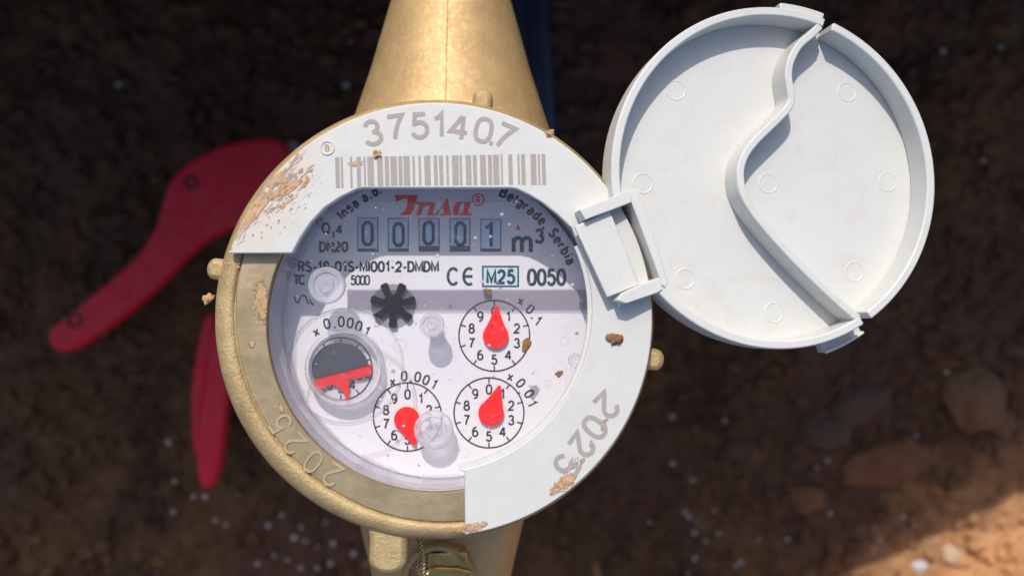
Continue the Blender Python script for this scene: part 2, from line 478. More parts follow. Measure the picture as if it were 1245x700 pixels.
def stroke(pts, wd, closed=False):
    """flat ribbon of width wd along pts (2-D)"""
    p = [Vector((a[0], a[1])) for a in pts]
    q = [p[0]]
    for a in p[1:]:
        if (a - q[-1]).length > 1e-4: q.append(a)
    if closed and (q[0] - q[-1]).length < 1e-4: q.pop()
    p = q; n = len(p); L = []; R = []
    for i in range(n):
        if closed: a, b = p[i - 1], p[(i + 1) % n]
        else: a, b = p[max(i - 1, 0)], p[min(i + 1, n - 1)]
        d1 = (p[i] - a); d2 = (b - p[i])
        if d1.length < 1e-6: d1 = d2
        if d2.length < 1e-6: d2 = d1
        d1.normalize(); d2.normalize()
        n1 = Vector((-d1.y, d1.x)); n2 = Vector((-d2.y, d2.x))
        m = n1 + n2
        if m.length < 1e-3: m = n1
        m.normalize()
        k = 1 / max(.45, m.dot(n1))
        L.append(p[i] + m * wd / 2 * k); R.append(p[i] - m * wd / 2 * k)
    v = L + R; f = []
    for i in range(n if closed else n - 1):
        j = (i + 1) % n
        f.append((i, i + n, j + n, j))
    return v, f

def glyph(mesh, ch, origin, ang, h, wt, z, sx=1.0, mirror=False, center=True, th=.35):
    """ch centred at 2-D world point origin, cap height h, stroke weight wt, turned by ang"""
    wd, strokes = G[ch]
    wd2 = wd * sx
    for k, s in enumerate(strokes):
        closed = isinstance(s, tuple); pts = s[1] if closed else s
        pts = [((x - wd / 2) * sx * (h - wt), (y - .5) * (h - wt)) for x, y in pts]
        v, f = stroke(pts, wt, closed)
        out = []
        for a in v:
            x, y = a
            out.append((origin[0] + x * cos(ang) - y * sin(ang), origin[1] + x * sin(ang) + y * cos(ang), z + .06 * k))
        mesh.add(out, f)
    return wd2 * (h - wt) + wt

def text_line(mesh, s, x0, x1, yc, h, wt, zs, sx=1.0):
    """s laid from picture x0 to x1, centred on yc; zs = plane height"""
    k = (D - zs) / D
    ws = [(G[c][0] * sx * (h - wt) + wt) if c != ' ' else .3 * h for c in s]
    gap = ((x1 - x0) - sum(ws)) / max(1, len(s) - 1)
    x = x0
    for c, wv in zip(s, ws):
        if c != ' ':
            o = P(x + wv / 2, yc, zs)
            glyph(mesh, c, (o.x, o.y), 0, h * k, wt * k, zs + .4, sx)
        x += wv + gap

def text_at(mesh, items, h, wt, zs, sx=1.0):
    """items: (char, px, py, degrees)"""
    k = (D - zs) / D
    for c, px, py, a in items:
        o = P(px, py, zs)
        glyph(mesh, c, (o.x, o.y), radians(a), h * k, wt * k, zs + .4, sx)

# ------------------------------------------------------------------ THE PIT
def smooth(a, b, x):
    t = max(0.0, min(1.0, (x - a) / (b - a))); return t * t * (3 - 2 * t)
GZ = -1500.0
def edge_y(x):  # edge of the unseen bank, shaped to shade the floor below
    e = 500 if x < 500 else 500 + 34 * smooth(500, 734, x)
    if x > 734: e = 534 + .473 * (x - 734)
    return e + 14 * mn.noise(Vector((x / 90, 3, 1))) + 7 * mn.noise(Vector((x / 30, 9, 1)))
def gbump(x, y, s=1.0):
    return 46 * mn.noise(Vector((x / 330, y / 330, 0))) + 26 * mn.noise(Vector((x / 120, y / 120, 4))) + 11 * mn.noise(Vector((x / 48, y / 48, 8))) + 5 * mn.noise(Vector((x / 20, y / 20, 2)))
def ground_z(x, y):
    z = GZ + gbump(x, y)
    return z + max(150 * smooth(1650, 2100, abs(x)), 1300 * smooth(-1350, -1700, y))

def build_ground():
    xs = [-2500 + 5000 * i / 460 for i in range(461)]
    v = []; nr = 0
    rows_g = 250; rows_f = 90; rows_t = 60
    for j in range(rows_g + rows_f + rows_t + 1):
        for x in xs:
            e = edge_y(x); tr = 1 - smooth(118, 155, abs(x + 130))  # trench notch shaped to let sun reach the brass cone
            top = 100 - 440 * tr
            if j < rows_g:
                t = j / rows_g; y = -1900 + (e + 420 + 1900) * t
                p = Vector((x, y, ground_z(x, y)))
            elif j < rows_g + rows_f:
                t = (j - rows_g) / rows_f
                y = e + 420 * (1 - t); z0 = ground_z(x, e + 420)
                z = z0 + (top - z0) * t
                d = 26 * mn.noise(Vector((x / 120, z / 120, 7))) + 12 * mn.noise(Vector((x / 40, z / 40, 5)))
                p = Vector((x, y + d * min(1, (1 - t) * 6) * min(1, t * 6), z))
            else:
                t = (j - rows_g - rows_f) / rows_t
                y = e + 2100 * t
                z = top
                if tr > 0: z = min(100, top + max(0, (y - e - 100)) * .95 * 1.0) if y < e + 800 else 100
                z = z + 14 * mn.noise(Vector((x / 60, y / 60, 3))) * min(1, t * 20)
                if j == rows_g + rows_f: pass
                p = Vector((x, y, z))
            v.append(p)
    m = len(xs); f = []
    for j in range(rows_g + rows_f + rows_t):
        for i in range(m - 1):
            f.append((j * m + i, j * m + i + 1, (j + 1) * m + i + 1, (j + 1) * m + i))
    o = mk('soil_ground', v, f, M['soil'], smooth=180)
    tag(o, 'dark damp soil floor of the pit around the meter, with an unseen bank shaped to shade it', kind='structure')
build_ground()

def on_ground(px, py):
    z = GZ
    for _ in range(6):
        p = P(px, py, z); z = ground_z(p.x, p.y)
    p = P(px, py, z)
    return p

# soil crumbs too many to count
def build_crumbs():
    m = Mesh(); rnd = random.Random(3)
    bm = bmesh.new(); bmesh.ops.create_icosphere(bm, subdivisions=1, radius=1.0)
    bv = [v.co.copy() for v in bm.verts]; bf = [tuple(v.index for v in f.verts) for f in bm.faces]; bm.free()
    for i in range(7000):
        x = rnd.uniform(-1600, 1600); y = rnd.uniform(-1000, 860)
        r = rnd.choice((5, 7, 9, 12, 16, 24)) * rnd.uniform(.7, 1.3)
        z = ground_z(x, y)
        o = Vector((rnd.random() * 90, 0, 0))
        m.add([Vector((x, y, z + r * .25)) + Vector((a.x * r, a.y * r * .85, a.z * r * .7)) * (1 + .5 * mn.noise(a * 1.5 + o)) for a in bv], bf)
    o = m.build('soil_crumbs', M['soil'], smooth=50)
    tag(o, 'loose crumbs of dark soil strewn over the pit floor', kind='stuff')
build_crumbs()

# distinct stones
def stone(px, py, rx, ry, mat, label, rot=0, seed=1, group=None, flat=.55, name='stone', rough=.28, sub=4):
    p = on_ground(px, py); k = (D - p.z) / D
    v, f = lump(p + Vector((0, 0, ry * k * flat * .45)), rx * k, ry * k, min(rx, ry) * k * flat, seed, sub, rough, rot)
    o = mk(name, v, f, mat, smooth=60)
    tag(o, label, 'stone' if name == 'stone' else 'pebble', group)
    return o
stone(1180, 483, 34, 42, M['stone'], 'largest brown stone, upright teardrop shape, in the shaded soil beyond the open lid', .3, 2)
stone(1078, 562, 58, 26, M['stone_orange'], 'long flat orange brown stone lying in the shaded soil below the open lid', .25, 5)
stone(1001, 526, 32, 20, M['stone_grey'], 'oval dull olive brown stone between the lid and the long orange stone', -.1, 8)
stone(980, 606, 21, 18, M['stone_orange'], 'small rusty orange stone near the bottom of the pit, below the olive one', .1, 11)
stone(1215, 512, 16, 22, M['stone'], 'narrow brown stone tucked beside the large teardrop stone', .2, 14)
stone(1155, 673, 11.5, 13, M['sandstone'], 'blocky pale stone on the edge of the sunlit soil in the corner', .1, 17, rough=.25)
stone(1117, 688, 10, 7, M['pebble'], 'rounded whitish stone on the rim of the sunlit soil beside the blocky one', .1, 19, rough=.25)
stone(1040, 490, 42, 22, M['stone_grey'], 'broad dark grey stone in deep shade under the lid edge', .5, 23)
stone(895, 545, 18, 13, M['stone_grey'], 'low dark stone in the shade between the meter and the olive stone', .2, 29)

peb = [(145,103,4.5),(132,196,5.2),(64,63,2.5),(426,52,3.2),(421,104,5),(206,537,4.2),(250,603,4),(236,603,3.2),(211,622,3.2),(213,585,2.8),(262,632,3),(275,638,2.6),
 (321,613,2.8),(333,604,2.6),(326,638,3),(343,626,3),(358,653,4),(372,657,3.2),(366,640,2.6),(385,664,3.4),(396,634,2.6),(405,660,3.6),(428,652,2.8),(430,672,4),(402,684,3.6),(386,690,3.2),(314,684,3.6),(333,675,3),
 (350,680,2.6),(366,690,2.8),(418,694,3),(445,684,2.6),(300,655,2.4),(290,600,2.2),(817,506,3.8),(929,456,2.8),(940,474,2),(881,511,3),(842,583,2.6),(817,563,3.4),(790,634,2.6),(833,622,3),(838,628,3),(845,633,2.4),
 (844,647,2.8),(836,659,2.6),(857,657,2.4),(873,648,2.8),(845,678,3),(836,696,2.6),(900,683,3.2),(894,688,2.4),(955,598,2.4),(957,655,2.4),(1006,559,2.6),(993,568,2.6),(1009,623,2.8),(1078,573,3.2),(1110,566,6),
 (1097,611,2.4),(1098,628,2.4),(1063,641,2.2),(1070,655,2.4),(1062,668,2.6),(1114,529,2.2),(1164,643,2.4),(1185,629,2),(1145,63,5),(1150,452,2.6),(780,492,2),(868,620,2.2),(923,655,2),(1078,700,2),(1138,655,2),(190,697,2.2),(1195,195,3.4),(1216,58,3)]
plab = {(145,103): 'lone whitish pebble high up the shaded soil beyond the red tool', (132,196): 'whitish pebble on the soil just above the bend of the red handle',
 (421,104): 'pale pebble on dark soil beside the upper brass cone', (206,537): 'pale pebble between the two red handles low in the pit',
 (250,603): 'pale pebble right at the tip of the lower red handle', (430,672): 'pale pebble lying beside the foot of the brass lug', (817,506): 'bright pebble on dark soil next to the ring, level with its 2025 mark',
 (1110,566): 'larger pale pebble resting on the long orange stone', (1145,63): 'dim pale pebble in the soil beyond the top of the open lid', (1216,58): 'dim pebble in the far upper corner beyond the lid',
 (929,456): 'pale pebble in the shade directly below the bottom of the open lid', (1195,195): 'dim pebble beyond the outer side of the open lid'}
for i, (px, py, r) in enumerate(peb):
    stone(px, py, r, r * .82, M['pebble'], plab.get((px, py), 'tiny pale pebble lying loose on the dark pit soil'), i, i + 40, 'tiny pale pebbles on the pit soil', .8, 'pebble', .3, 2)

# ------------------------------------------------------------------ RED PIPE CUTTER
def poly_z(pts, z): return [P(x, y, z) for x, y in pts]
tool = empty('pipe_cutter', P(230, 300, -1330))
tag(tool, 'red two handled pipe cutter lying in the shaded soil behind the meter', 'pipe cutter')
def smooth_outline(pts, it=2):
    for _ in range(it):
        q = []
        for i in range(len(pts)):
            a, b = Vector(pts[i]), Vector(pts[(i + 1) % len(pts)])
            q += [tuple(a * .75 + b * .25), tuple(a * .25 + b * .75)]
        pts = q
    return pts
def slab(name, pts, z1, z0, mat, parent, bevel=8, it=2):
    m = Mesh(); pp = smooth_outline(pts, it)
    top = poly_z(pp, z1); bot = [Vector((a.x, a.y, z0)) for a in top]
    m.prism(top[::-1], bot[::-1])
    return m.build(name, mat, parent, smooth=35, bevel=bevel)
h1 = slab('upper_handle', [(57,406),(64,396),(120,352),(160,318),(186,284),(196,250),(205,218),(232,193),(275,173),(325,166),(347,172),(352,205),(340,240),(305,268),(262,284),(232,305),(196,345),(150,385),(95,424),(74,430),(60,420)], -1310, -1365, M['toolred'], tool, 10)
h2 = slab('lower_handle', [(258,390),(277,390),(281,430),(274,500),(268,560),(260,592),(248,596),(238,580),(240,520),(250,450)], -1330, -1380, M['toolred'], tool, 10)
h3 = slab('lower_handle_side', [(252,380),(262,385),(250,450),(243,500),(240,560),(234,540),(232,480),(240,420)], -1360, -1390, M['toolred'], tool, 4)
slab('blade', [(345,172),(362,170),(372,190),(362,228),(350,240),(330,235)], -1345, -1360, M['steel'], tool, 2)
slab('blade_edge', [(232,292),(262,276),(290,268),(280,282),(258,290),(244,300)], -1366, -1376, M['steel'], tool, 2)
for px, py, r in ((232, 222, 9), (90, 389, 10)):
    c = P(px, py, -1308); k = (D + 1308) / D
    Mesh().lathe([(c - Vector((0, 0, 8)), r * k), (c, r * k), (c, r * .6 * k), (c - Vector((0, 0, 4)), r * .5 * k), (c - Vector((0, 0, 4)), .01)], 24).build('pivot_screw', M['hole'], h1, smooth=40)

# ------------------------------------------------------------------ BLUE PIPE
bpth = [P(632, -260, -560), P(640, -60, -560), P(646, 20, -560), P(654, 120, -560), P(662, 220, -560), P(666, 330, -570), P(664, 400, -600), P(660, 430, -680), P(655, 440, -900), P(650, 440, -1560)]
bp_ = Mesh().tube(bpth, 33, 24).build('blue_water_pipe', M['bluepipe'], smooth=50)
tag(bp_, 'dark blue plastic water pipe running in shade under the brass meter body', 'pipe')

# ------------------------------------------------------------------ THE METER
meter = empty('water_meter', P(530, 400, -400))
tag(meter, 'brass water meter with white cover ring, flipped open lid and reading 00001', 'water meter')

# brass body: pipe cones and bowl
def loft(sections, seg=64):
    """sections: (cx, y, cz, rx, rz)"""
    m = Mesh(); v = []; f = []
    for cx, y, cz, rx, rz in sections:
        for i in range(seg):
            a = 2 * pi * i / seg
            v.append((cx + rx * cos(a), y, cz + rz * sin(a)))
    for k in range(len(sections) - 1):
        for i in range(seg):
            j = (i + 1) % seg
            f.append((k * seg + i, k * seg + j, (k + 1) * seg + j, (k + 1) * seg + i))
    f.append(tuple(range(seg - 1, -1, -1))); f.append(tuple((len(sections) - 1) * seg + i for i in range(seg)))
    return m.add(v, f)
CX = -92
body = empty('brass_body', P(530, 400, -270), meter)
loft([(CX, 1150, -290, 60, 60), (CX, 700, -285, 72, 70), (CX, 560, -282, 82, 78), (CX, 436, -275, 90, 86), (CX, 330, -262, 118, 104), (CX, 250, -252, 143, 116), (CX, 170, -245, 170, 124), (CX, 60, -240, 190, 130)]).build('inlet_cone', M['body'], body, smooth=40)
loft([(CX - 10, -40, -245, 190, 130), (CX - 10, -160, -250, 170, 124), (CX - 12, -300, -262, 134, 110), (CX - 14, -361, -268, 121, 102), (CX - 14, -436, -272, 104, 94), (CX - 14, -520, -276, 86, 84), (CX - 14, -700, -280, 74, 74), (CX - 14, -1500, -290, 62, 62)]).build('outlet_cone', M['body'], body, smooth=40)
# parting seam along the casting
seam = [(CX + 1, 700, -214.6), (CX + 1, 560, -203.6), (CX + 1, 436, -188.6), (CX + 1, 330, -157.6), (CX + 1, 250, -135.6), (CX + 1, 180, -121)]
Mesh().tube(seam, .8, 8).build('casting_seam', M['body'], body, smooth=60)
c = P(532, 393, -60)
Mesh().lathe([(Vector((c.x, c.y, -60)), 262), (Vector((c.x, c.y, -110)), 258), (Vector((c.x, c.y, -150)), 240), (Vector((c.x, c.y, -220)), 225), (Vector((c.x, c.y, -330)), 200), (Vector((c.x, c.y, -400)), 120), (Vector((c.x, c.y, -410)), 1)], 96).build('bowl', M['body'], body, smooth=50)
# threaded lock ring
ring = empty('housing_ring', P(530, 388, -60), meter)
vlathe(Mesh(), [(533,386,256,-90),(529,388,262,-62),(528,388,265.5,-44),(528,388,266.5,-32),(529,388,265,-22),(532,386.5,260.5,-16),(535,384.5,257,-14.5),(537.5,382.5,254.2,-16.5),(538.3,381.8,253.3,-20),(538.8,381.4,252.6,-20)], 220).build('cast_rim', M['cast'], ring, smooth=60)
vlathe(Mesh(), [(538.8,381.4,252.6,-20),(539,381,251.8,-16),(536,386,236,-15.5),(530,393,207,-15.5),(529.3,394,205.3,-17)], 220).build('machined_face', M['flat'], ring, smooth=40)
vlathe(Mesh(), [(529.3,394,205.3,-17),(528.3,395,203.6,-21),(528.6,394.8,203,-26)], 220).build('inner_bevel', M['bright'], ring, smooth=40)
kk = (D + 26) / D; RC = P(528.6, 394.8, -26); RR = 203 * kk
Mesh().lathe([(Vector((RC.x, RC.y, -26)), RR), (Vector((RC.x, RC.y, -32)), RR)], 160).build('inner_wall', M['body'], ring, smooth=40)
Mesh().lathe([(Vector((RC.x, RC.y, -28)), RR - .6), (Vector((RC.x, RC.y, -112)), RR - .6)], 160).build('dial_sleeve', M['sleeve'], ring, smooth=40)

# lugs of the ring
def lug(name, px, py, z, ang, length, width, height, mat=None):
    """rounded key sticking out of the ring; ang = direction outward"""
    m = Mesh(); o = P(px, py, z); d = Vector((cos(ang), sin(ang), 0)); s_ = Vector((-sin(ang), cos(ang), 0))
    n = 14; rings = []
    out = []
    L0 = -40
    hw = width / 2
    pts = [(L0, -hw * 1.3), (L0 * .25, -hw * 1.2), (length * .12, -hw)] if width > 40 else [(L0, -hw)]
    for i in range(n + 1):
        a = -pi / 2 + pi * i / n
        pts.append((length - hw * .8 + hw * .8 * cos(a), hw * sin(a)))
    pts += [(length * .12, hw), (L0 * .25, hw * 1.35), (L0, hw * 1.6)] if width > 40 else [(L0, hw)]
    top = [o + d * a + s_ * b for a, b in pts]
    bot = [p - Vector((0, 0, height)) for p in top]
    m.prism(top, bot)
    return m.build(name, mat or M['cast'], ring, smooth=40, bevel=min(7, hw * .5))
lug('ring_lug', 268, 328, -30, radians(172), 19, 27, 40)
lug('ring_lug', 586, 124, -34, radians(84), 17, 25, 40)
lug('ring_lug', 792, 437, -34, radians(-8), 17, 27, 40)
lug('ring_lug', 472, 650, -28, radians(-93), 50, 47, 60)

# embossed year on the brass
m = Mesh()
text_at(m, [('2', 404, 577, 148), ('0', 381, 561, 142), ('2', 358, 539, 133), ('5', 341, 515, 124)], 29, 2.6, -15.2)
o = m.build('embossed_year', M['emboss'], ring)
sol = o.modifiers.new('relief', 'SOLIDIFY'); sol.thickness = .9 * S; sol.offset = 0

# sealing wire, strainer recess at the bottom
m = Mesh()
for lp in range(3):
    c_ = P(503 + 6 * lp, 676 + 5 * lp, -95)
    m.tube([c_ + Vector(((15 - 3 * lp) * cos(t * .55 + lp), (9 + 3 * lp) * sin(t * .55 + lp), 3 * sin(t * 1.3 + lp))) for t in range(9)], 1.1, 6)
for ph in (0, pi):
    pts = []
    for i in range(60):
        t = i / 59
        q = P(509 + 8 * sin(t * 2.2) + (-4 * t), 652 + 62 * t, -70 - 30 * t)
        pts.append(q + Vector((2.3 * cos(t * 42 + ph), 0, 2.3 * sin(t * 42 + ph))))
    m.tube(pts, 1.7, 6)
wi = m.build('sealing_wire', M['wire'], meter, smooth=60)
# recess with arched plug
rec = empty('strainer_boss', P(530, 700, -190), meter)
c0 = P(533, 706, -150)
Mesh().lathe([(c0 + Vector((0, 0, -60)), 52), (c0, 52), (c0 + Vector((0, 0, 4)), 49), (c0 + Vector((0, 0, 4)), 43), (c0 + Vector((0, 0, -14)), 41)], 64).build('boss_rim', M['body'], rec, smooth=35)
Mesh().lathe([(c0 + Vector((0, 0, -14)), 41), (c0 + Vector((0, 0, -14)), .01)], 64).build('boss_floor', M['body'], rec)
blk = [P(521, 672, -146), P(567, 670, -146), P(572, 726, -146), P(516, 728, -146)]
Mesh().prism(blk[::-1], [Vector((a.x, a.y, -172)) for a in blk[::-1]]).build('strainer_plug', M['bright'], rec, bevel=3)
Mesh().tube([P(512, 694, -143), P(530, 690, -143), P(556, 691, -143), P(572, 695, -143)], 3.2, 10).build('plug_rib', M['bright'], rec, smooth=60)

# ------------------------------------------------------------------ white cover ring (shroud)
def circ(cx, cy, r, a0, a1, n):
    return [(cx + r * cos(radians(a0 + (a1 - a0) * i / n)), cy - r * sin(radians(a0 + (a1 - a0) * i / n))) for i in range(n + 1)]
# outer arc: from (275,308) over the top, right, to (565,650)
outer = circ(529.5, 388.5, 263.5, 162.3, -82.3, 120)
outer[0] = (277, 308); outer[-1] = (565.3, 650)
inner = [(564.5, 573.5)] + circ(523.5, 377.5, 196.5, -80, 24, 50) + [(695, 277), (678, 261), (659, 246), (643, 236.5), (628, 229.6), (622, 228.6), (441, 228.6), (434, 230), (415, 239), (395, 252), (378, 270), (365, 289), (355, 308)]
inner = [p for p in inner]
shp = outer + inner
cover = empty('cover_ring', P(529, 388, -6), meter)
m = Mesh()
top = poly_z(shp, 0); bot = [Vector((a.x, a.y, -13)) for a in top]
m.prism(top[::-1], bot[::-1])
m.build('ring_plate', M['cover'], cover, tri=True, smooth=35, bevel=1.6)
# thin raised lip just inside the glass opening
lipo = circ(523.5, 377.5, 196.5, -80, 24, 60)
lv = Mesh(); vv = []; ff = []
for i, (x, y) in enumerate(lipo):
    p = P(x, y, 0); cc = P(523.5, 377.5, 0); d = (p - cc); d.z = 0; d.normalize()
    for r, z in ((-.2, -3), (-5.0, -3.6), (-5.2, -13), (-.2, -13)):
        q = p + d * r; vv.append((q.x, q.y, z))
for i in range(len(lipo) - 1):
    for k in range(4):
        l = (k + 1) % 4
        ff.append((i * 4 + k, i * 4 + l, (i + 1) * 4 + l, (i + 1) * 4 + k))
lv.add(vv, ff).build('inner_lip', M['cover'], cover, smooth=35)
# skirt around the outer edge
vv = []; ff = []
sk = circ(529.5, 388.5, 263.5, 158, -78, 110)
for (x, y) in sk:
    p = P(x, y, 0); cc = P(529.5, 388.5, 0); d = (p - cc); d.z = 0; d.normalize()
    for r, z in ((-2, -12.5), (-.4, -12.5), (.6, -19), (-2, -19)):
        q = p + d * r; vv.append((q.x, q.y, z))
for i in range(len(sk) - 1):
    for k in range(4):
        l = (k + 1) % 4
        ff.append((i * 4 + k, i * 4 + l, (i + 1) * 4 + l, (i + 1) * 4 + k))
# a shallow moulded button with a sunk letter, upper left of the ring
c = P(398, 180, 0)
Mesh().lathe([(c + Vector((0, 0, .2)), 9), (c + Vector((0, 0, 1.4)), 8.6), (c + Vector((0, 0, 1.4)), 7.4), (c + Vector((0, 0, .3)), 7.0), (c + Vector((0, 0, .3)), .01)], 28).build('moulded_button', M['cover'], cover, smooth=30)
m = Mesh(); glyph(m, 'B', (c.x, c.y), .1, 8.5, 1.3, .6); m.build('moulded_mark', M['clay_pale'], cover)

m = Mesh()
text_at(m, [('3', 453.5, 161.5, 12), ('7', 481.5, 155, 8), ('5', 510.5, 153, 4), ('1', 534, 152, 0), ('4', 558, 155, -7), ('0', 588, 158.5, -12), ('7', 613, 166, -24)], 33, 5.2, 0, 1.2)
text_at(m, [('.', 600.5, 163, -15)], 30, 4.2, 0)
m.build('serial_number', M['etch'], cover)
m = Mesh()
text_at(m, [('2', 738, 493, -140 + 4), ('0', 723, 519, -128), ('2', 708, 541, -126), ('5', 689, 566, -122)], 34, 5.4, 0, 1.1)
m.build('year_mark', M['etch'], cover)
# bar code
bars = [(65,45),(125,22),(225,22),(298,42),(372,20),(412,68),(518,60),(600,45),(662,68),(748,40),(802,68),(900,25),(965,25),(1028,65),(1130,38)]
bars = [(400 + a / 8.893, b / 8.893) for a, b in bars]
bars += [(530 + a / 8.893, b / 8.893) for a, b in [(32,42),(108,25),(172,68),(252,26),(318,60),(398,40),(474,64),(560,42),(615,65),(700,18),(780,44),(880,22),(920,42),(1020,62),(1100,22),(1142,40)]]
for x, wd in bars:
    t = (x - 400) / 265
    y0 = 191.2 - 4 * t; y1 = 226.2 - 2.2 * t if x > 434 else 228.5
    if x > 611: y1 = 224.5
    a = [P(x, y0, .4), P(x + wd, y0, .4), P(x + wd + 1.0, y1, .4), P(x + 1.0, y1, .4)]
    mk('code_bar', a, [(0, 3, 2, 1)], M['etch'], cover)

# ------------------------------------------------------------------ dial
DZ = -94.0
DC = P(535, 391.5, DZ); DK = (D - DZ) / D
dial = empty('dial', DC, meter)
c = DC
Mesh().lathe([(c, .01), (c + Vector((-2, 0, 0)), 205), (c - Vector((0, 0, 16)), 206)], 128).build('dial_plate', M['dial'], dial, smooth=30)

m = Mesh()
text_line(m, 'RS-18-01S-MI001-2-DMDM', 362, 534, 324, 13.8, 2.7, DZ, 1.0)
text_line(m, 'TC', 356, 371.5, 340, 13, 2.5, DZ)
text_line(m, '5000', 426, 450, 340.5, 12.6, 2.0, DZ, .85)
text_line(m, 'DN20', 388, 423.5, 300, 13.4, 2.7, DZ)
text_line(m, 'Q', 391, 403, 277.5, 14.2, 2.6, DZ)
text_line(m, '3', 402.5, 406.5, 285.5, 7.5, 1.5, DZ)
text_line(m, '4', 408.5, 417.5, 279, 12.5, 2.4, DZ)
m.build('type_lettering', M['ink'], dial)
m = Mesh()
k = DK
def P2(x, y): return P(x, y, DZ)
# small wave symbol
v, f = stroke([((P2(x, y)).x, (P2(x, y)).y) for x, y in [(357.5,360),(360,367),(363,368),(366,360),(369,358.5),(372,361),(374,368),(377,369)]], 1.7)
m.add([(a[0], a[1], DZ + .4) for a in v], f)
v, f = stroke([((P2(x, y)).x, (P2(x, y)).y) for x, y in [(376,364),(381,371)]], 1.7)
m.add([(a[0], a[1], DZ + .5) for a in v], f)
m.build('wave_symbol', M['ink'], dial)

m = Mesh()
text_line(m, 'C', 543, 558, 336, 23, 3.4, DZ, .95)
text_line(m, 'E', 562, 577.5, 336, 23, 3.4, DZ, .95)
text_line(m, '0050', 640.5, 688.5, 337, 21.5, 3.9, DZ, .86)
text_line(m, 'M25', 591, 627, 336.5, 18.5, 3.6, DZ, .92)
text_line(m, 'm', 622, 648, 294, 29.5, 4.8, DZ, 1.08)
text_line(m, '3', 650, 662, 287, 19, 3.7, DZ, 1.0)
for x0, y0, x1, y1 in ((586, 323, 631, 325), (586, 347, 631, 349), (586, 325, 588, 347), (629, 325, 631, 347)):
    m.add([P(x0, y0, DZ + .4), P(x1, y0, DZ + .4), P(x1, y1, DZ + .4), P(x0, y1, DZ + .4)], [(0, 3, 2, 1)])
m.build('approval_lettering', M['blueink'], dial)
mk('approval_field', [P(588, 325, DZ + .2), P(629, 325, DZ + .2), P(629, 347, DZ + .2), P(588, 347, DZ + .2)], [(0, 3, 2, 1)], M['paleblue'], dial)
mk('red_arrow', [P(627, 279.5, DZ + .4), P(633, 279.5, DZ + .4), P(629.5, 272, DZ + .4)], [(0, 1, 2)], M['redink'], dial)

# curved lettering
m = Mesh()
def arc_text(m, s, a_start, step_px, r, h, wt):
    a = a_start
    for ch in s:
        wv = (G[ch][0] * (h - wt) + wt + 1.1) if ch != ' ' else 5
        a -= degrees_(wv / 2 / r)
        if ch != ' ':
            px = 535 + r * cos(radians(a)); py = 391.5 - r * sin(radians(a))
            o = P(px, py, DZ); glyph(m, ch, (o.x, o.y), radians(a - 90), h * DK, wt * DK, DZ + .4)
        a -= degrees_(wv / 2 / r)
def degrees_(x): return math.degrees(x)
arc_text(m, 'Belgrade, Serbia', 65.4, 0, 175.5, 13.8, 2.9)
m.build('rim_lettering', M['ink'], dial)
m = Mesh()
arc_text(m, 'Insa a.d.', 134.0, 0, 177.5, 13.4, 2.8)
m.build('rim_lettering', M['ink'], dial)

# red script logo
def LZ(x, y, o=(470, 225), k=9.577): return P(o[0] + x / k, o[1] + y / k, DZ + .4)
logo = [
 [(95,116),(362,116),(350,175),(312,290),(285,332),(262,349),(158,351),(164,330),(200,318),(222,285),(240,235),(246,165),(205,158),(160,172),(128,192),(112,190)],
 [(348,198),(450,198),(440,232),(400,352),(345,352),(385,232),(338,222)],
 [(424,238),(480,198),(545,198),(568,212),(566,240),(530,332),(575,340),(572,353),(468,353),(500,262),(502,238),(470,240),(430,262)],
 [(572,338),(700,160),(722,162),(716,196),(752,352),(618,352),(626,334),(668,334),(656,250),(590,352),(566,352)],
 [(800,212),(850,194),(896,198),(890,214),(862,218),(848,260),(838,318),(846,334),(872,320),(896,330),(868,353),(796,353),(770,325),(776,262)],
 [(900,194),(984,194),(946,326),(1002,340),(996,354),(886,354),(884,330),(905,260)],
]
m = Mesh()
for i, pl in enumerate(logo):
    m.add([LZ(x, y) + Vector((0, 0, .05 * i)) for x, y in pl], [tuple(range(len(pl)))[::-1]])
v, f = stroke([(P(581.5 + 7 * cos(i * pi / 14), 243 + 7 * sin(i * pi / 14), DZ).x, P(581.5 + 7 * cos(i * pi / 14), 243 + 7 * sin(i * pi / 14), DZ).y) for i in range(28)], 1.7, True)
m.add([(a[0], a[1], DZ + .4) for a in v], f)
text_line(m, 'R', 578.7, 584.3, 243, 8.4, 1.4, DZ)
m.build('red_script_logo', M['redink'], dial, tri=True)

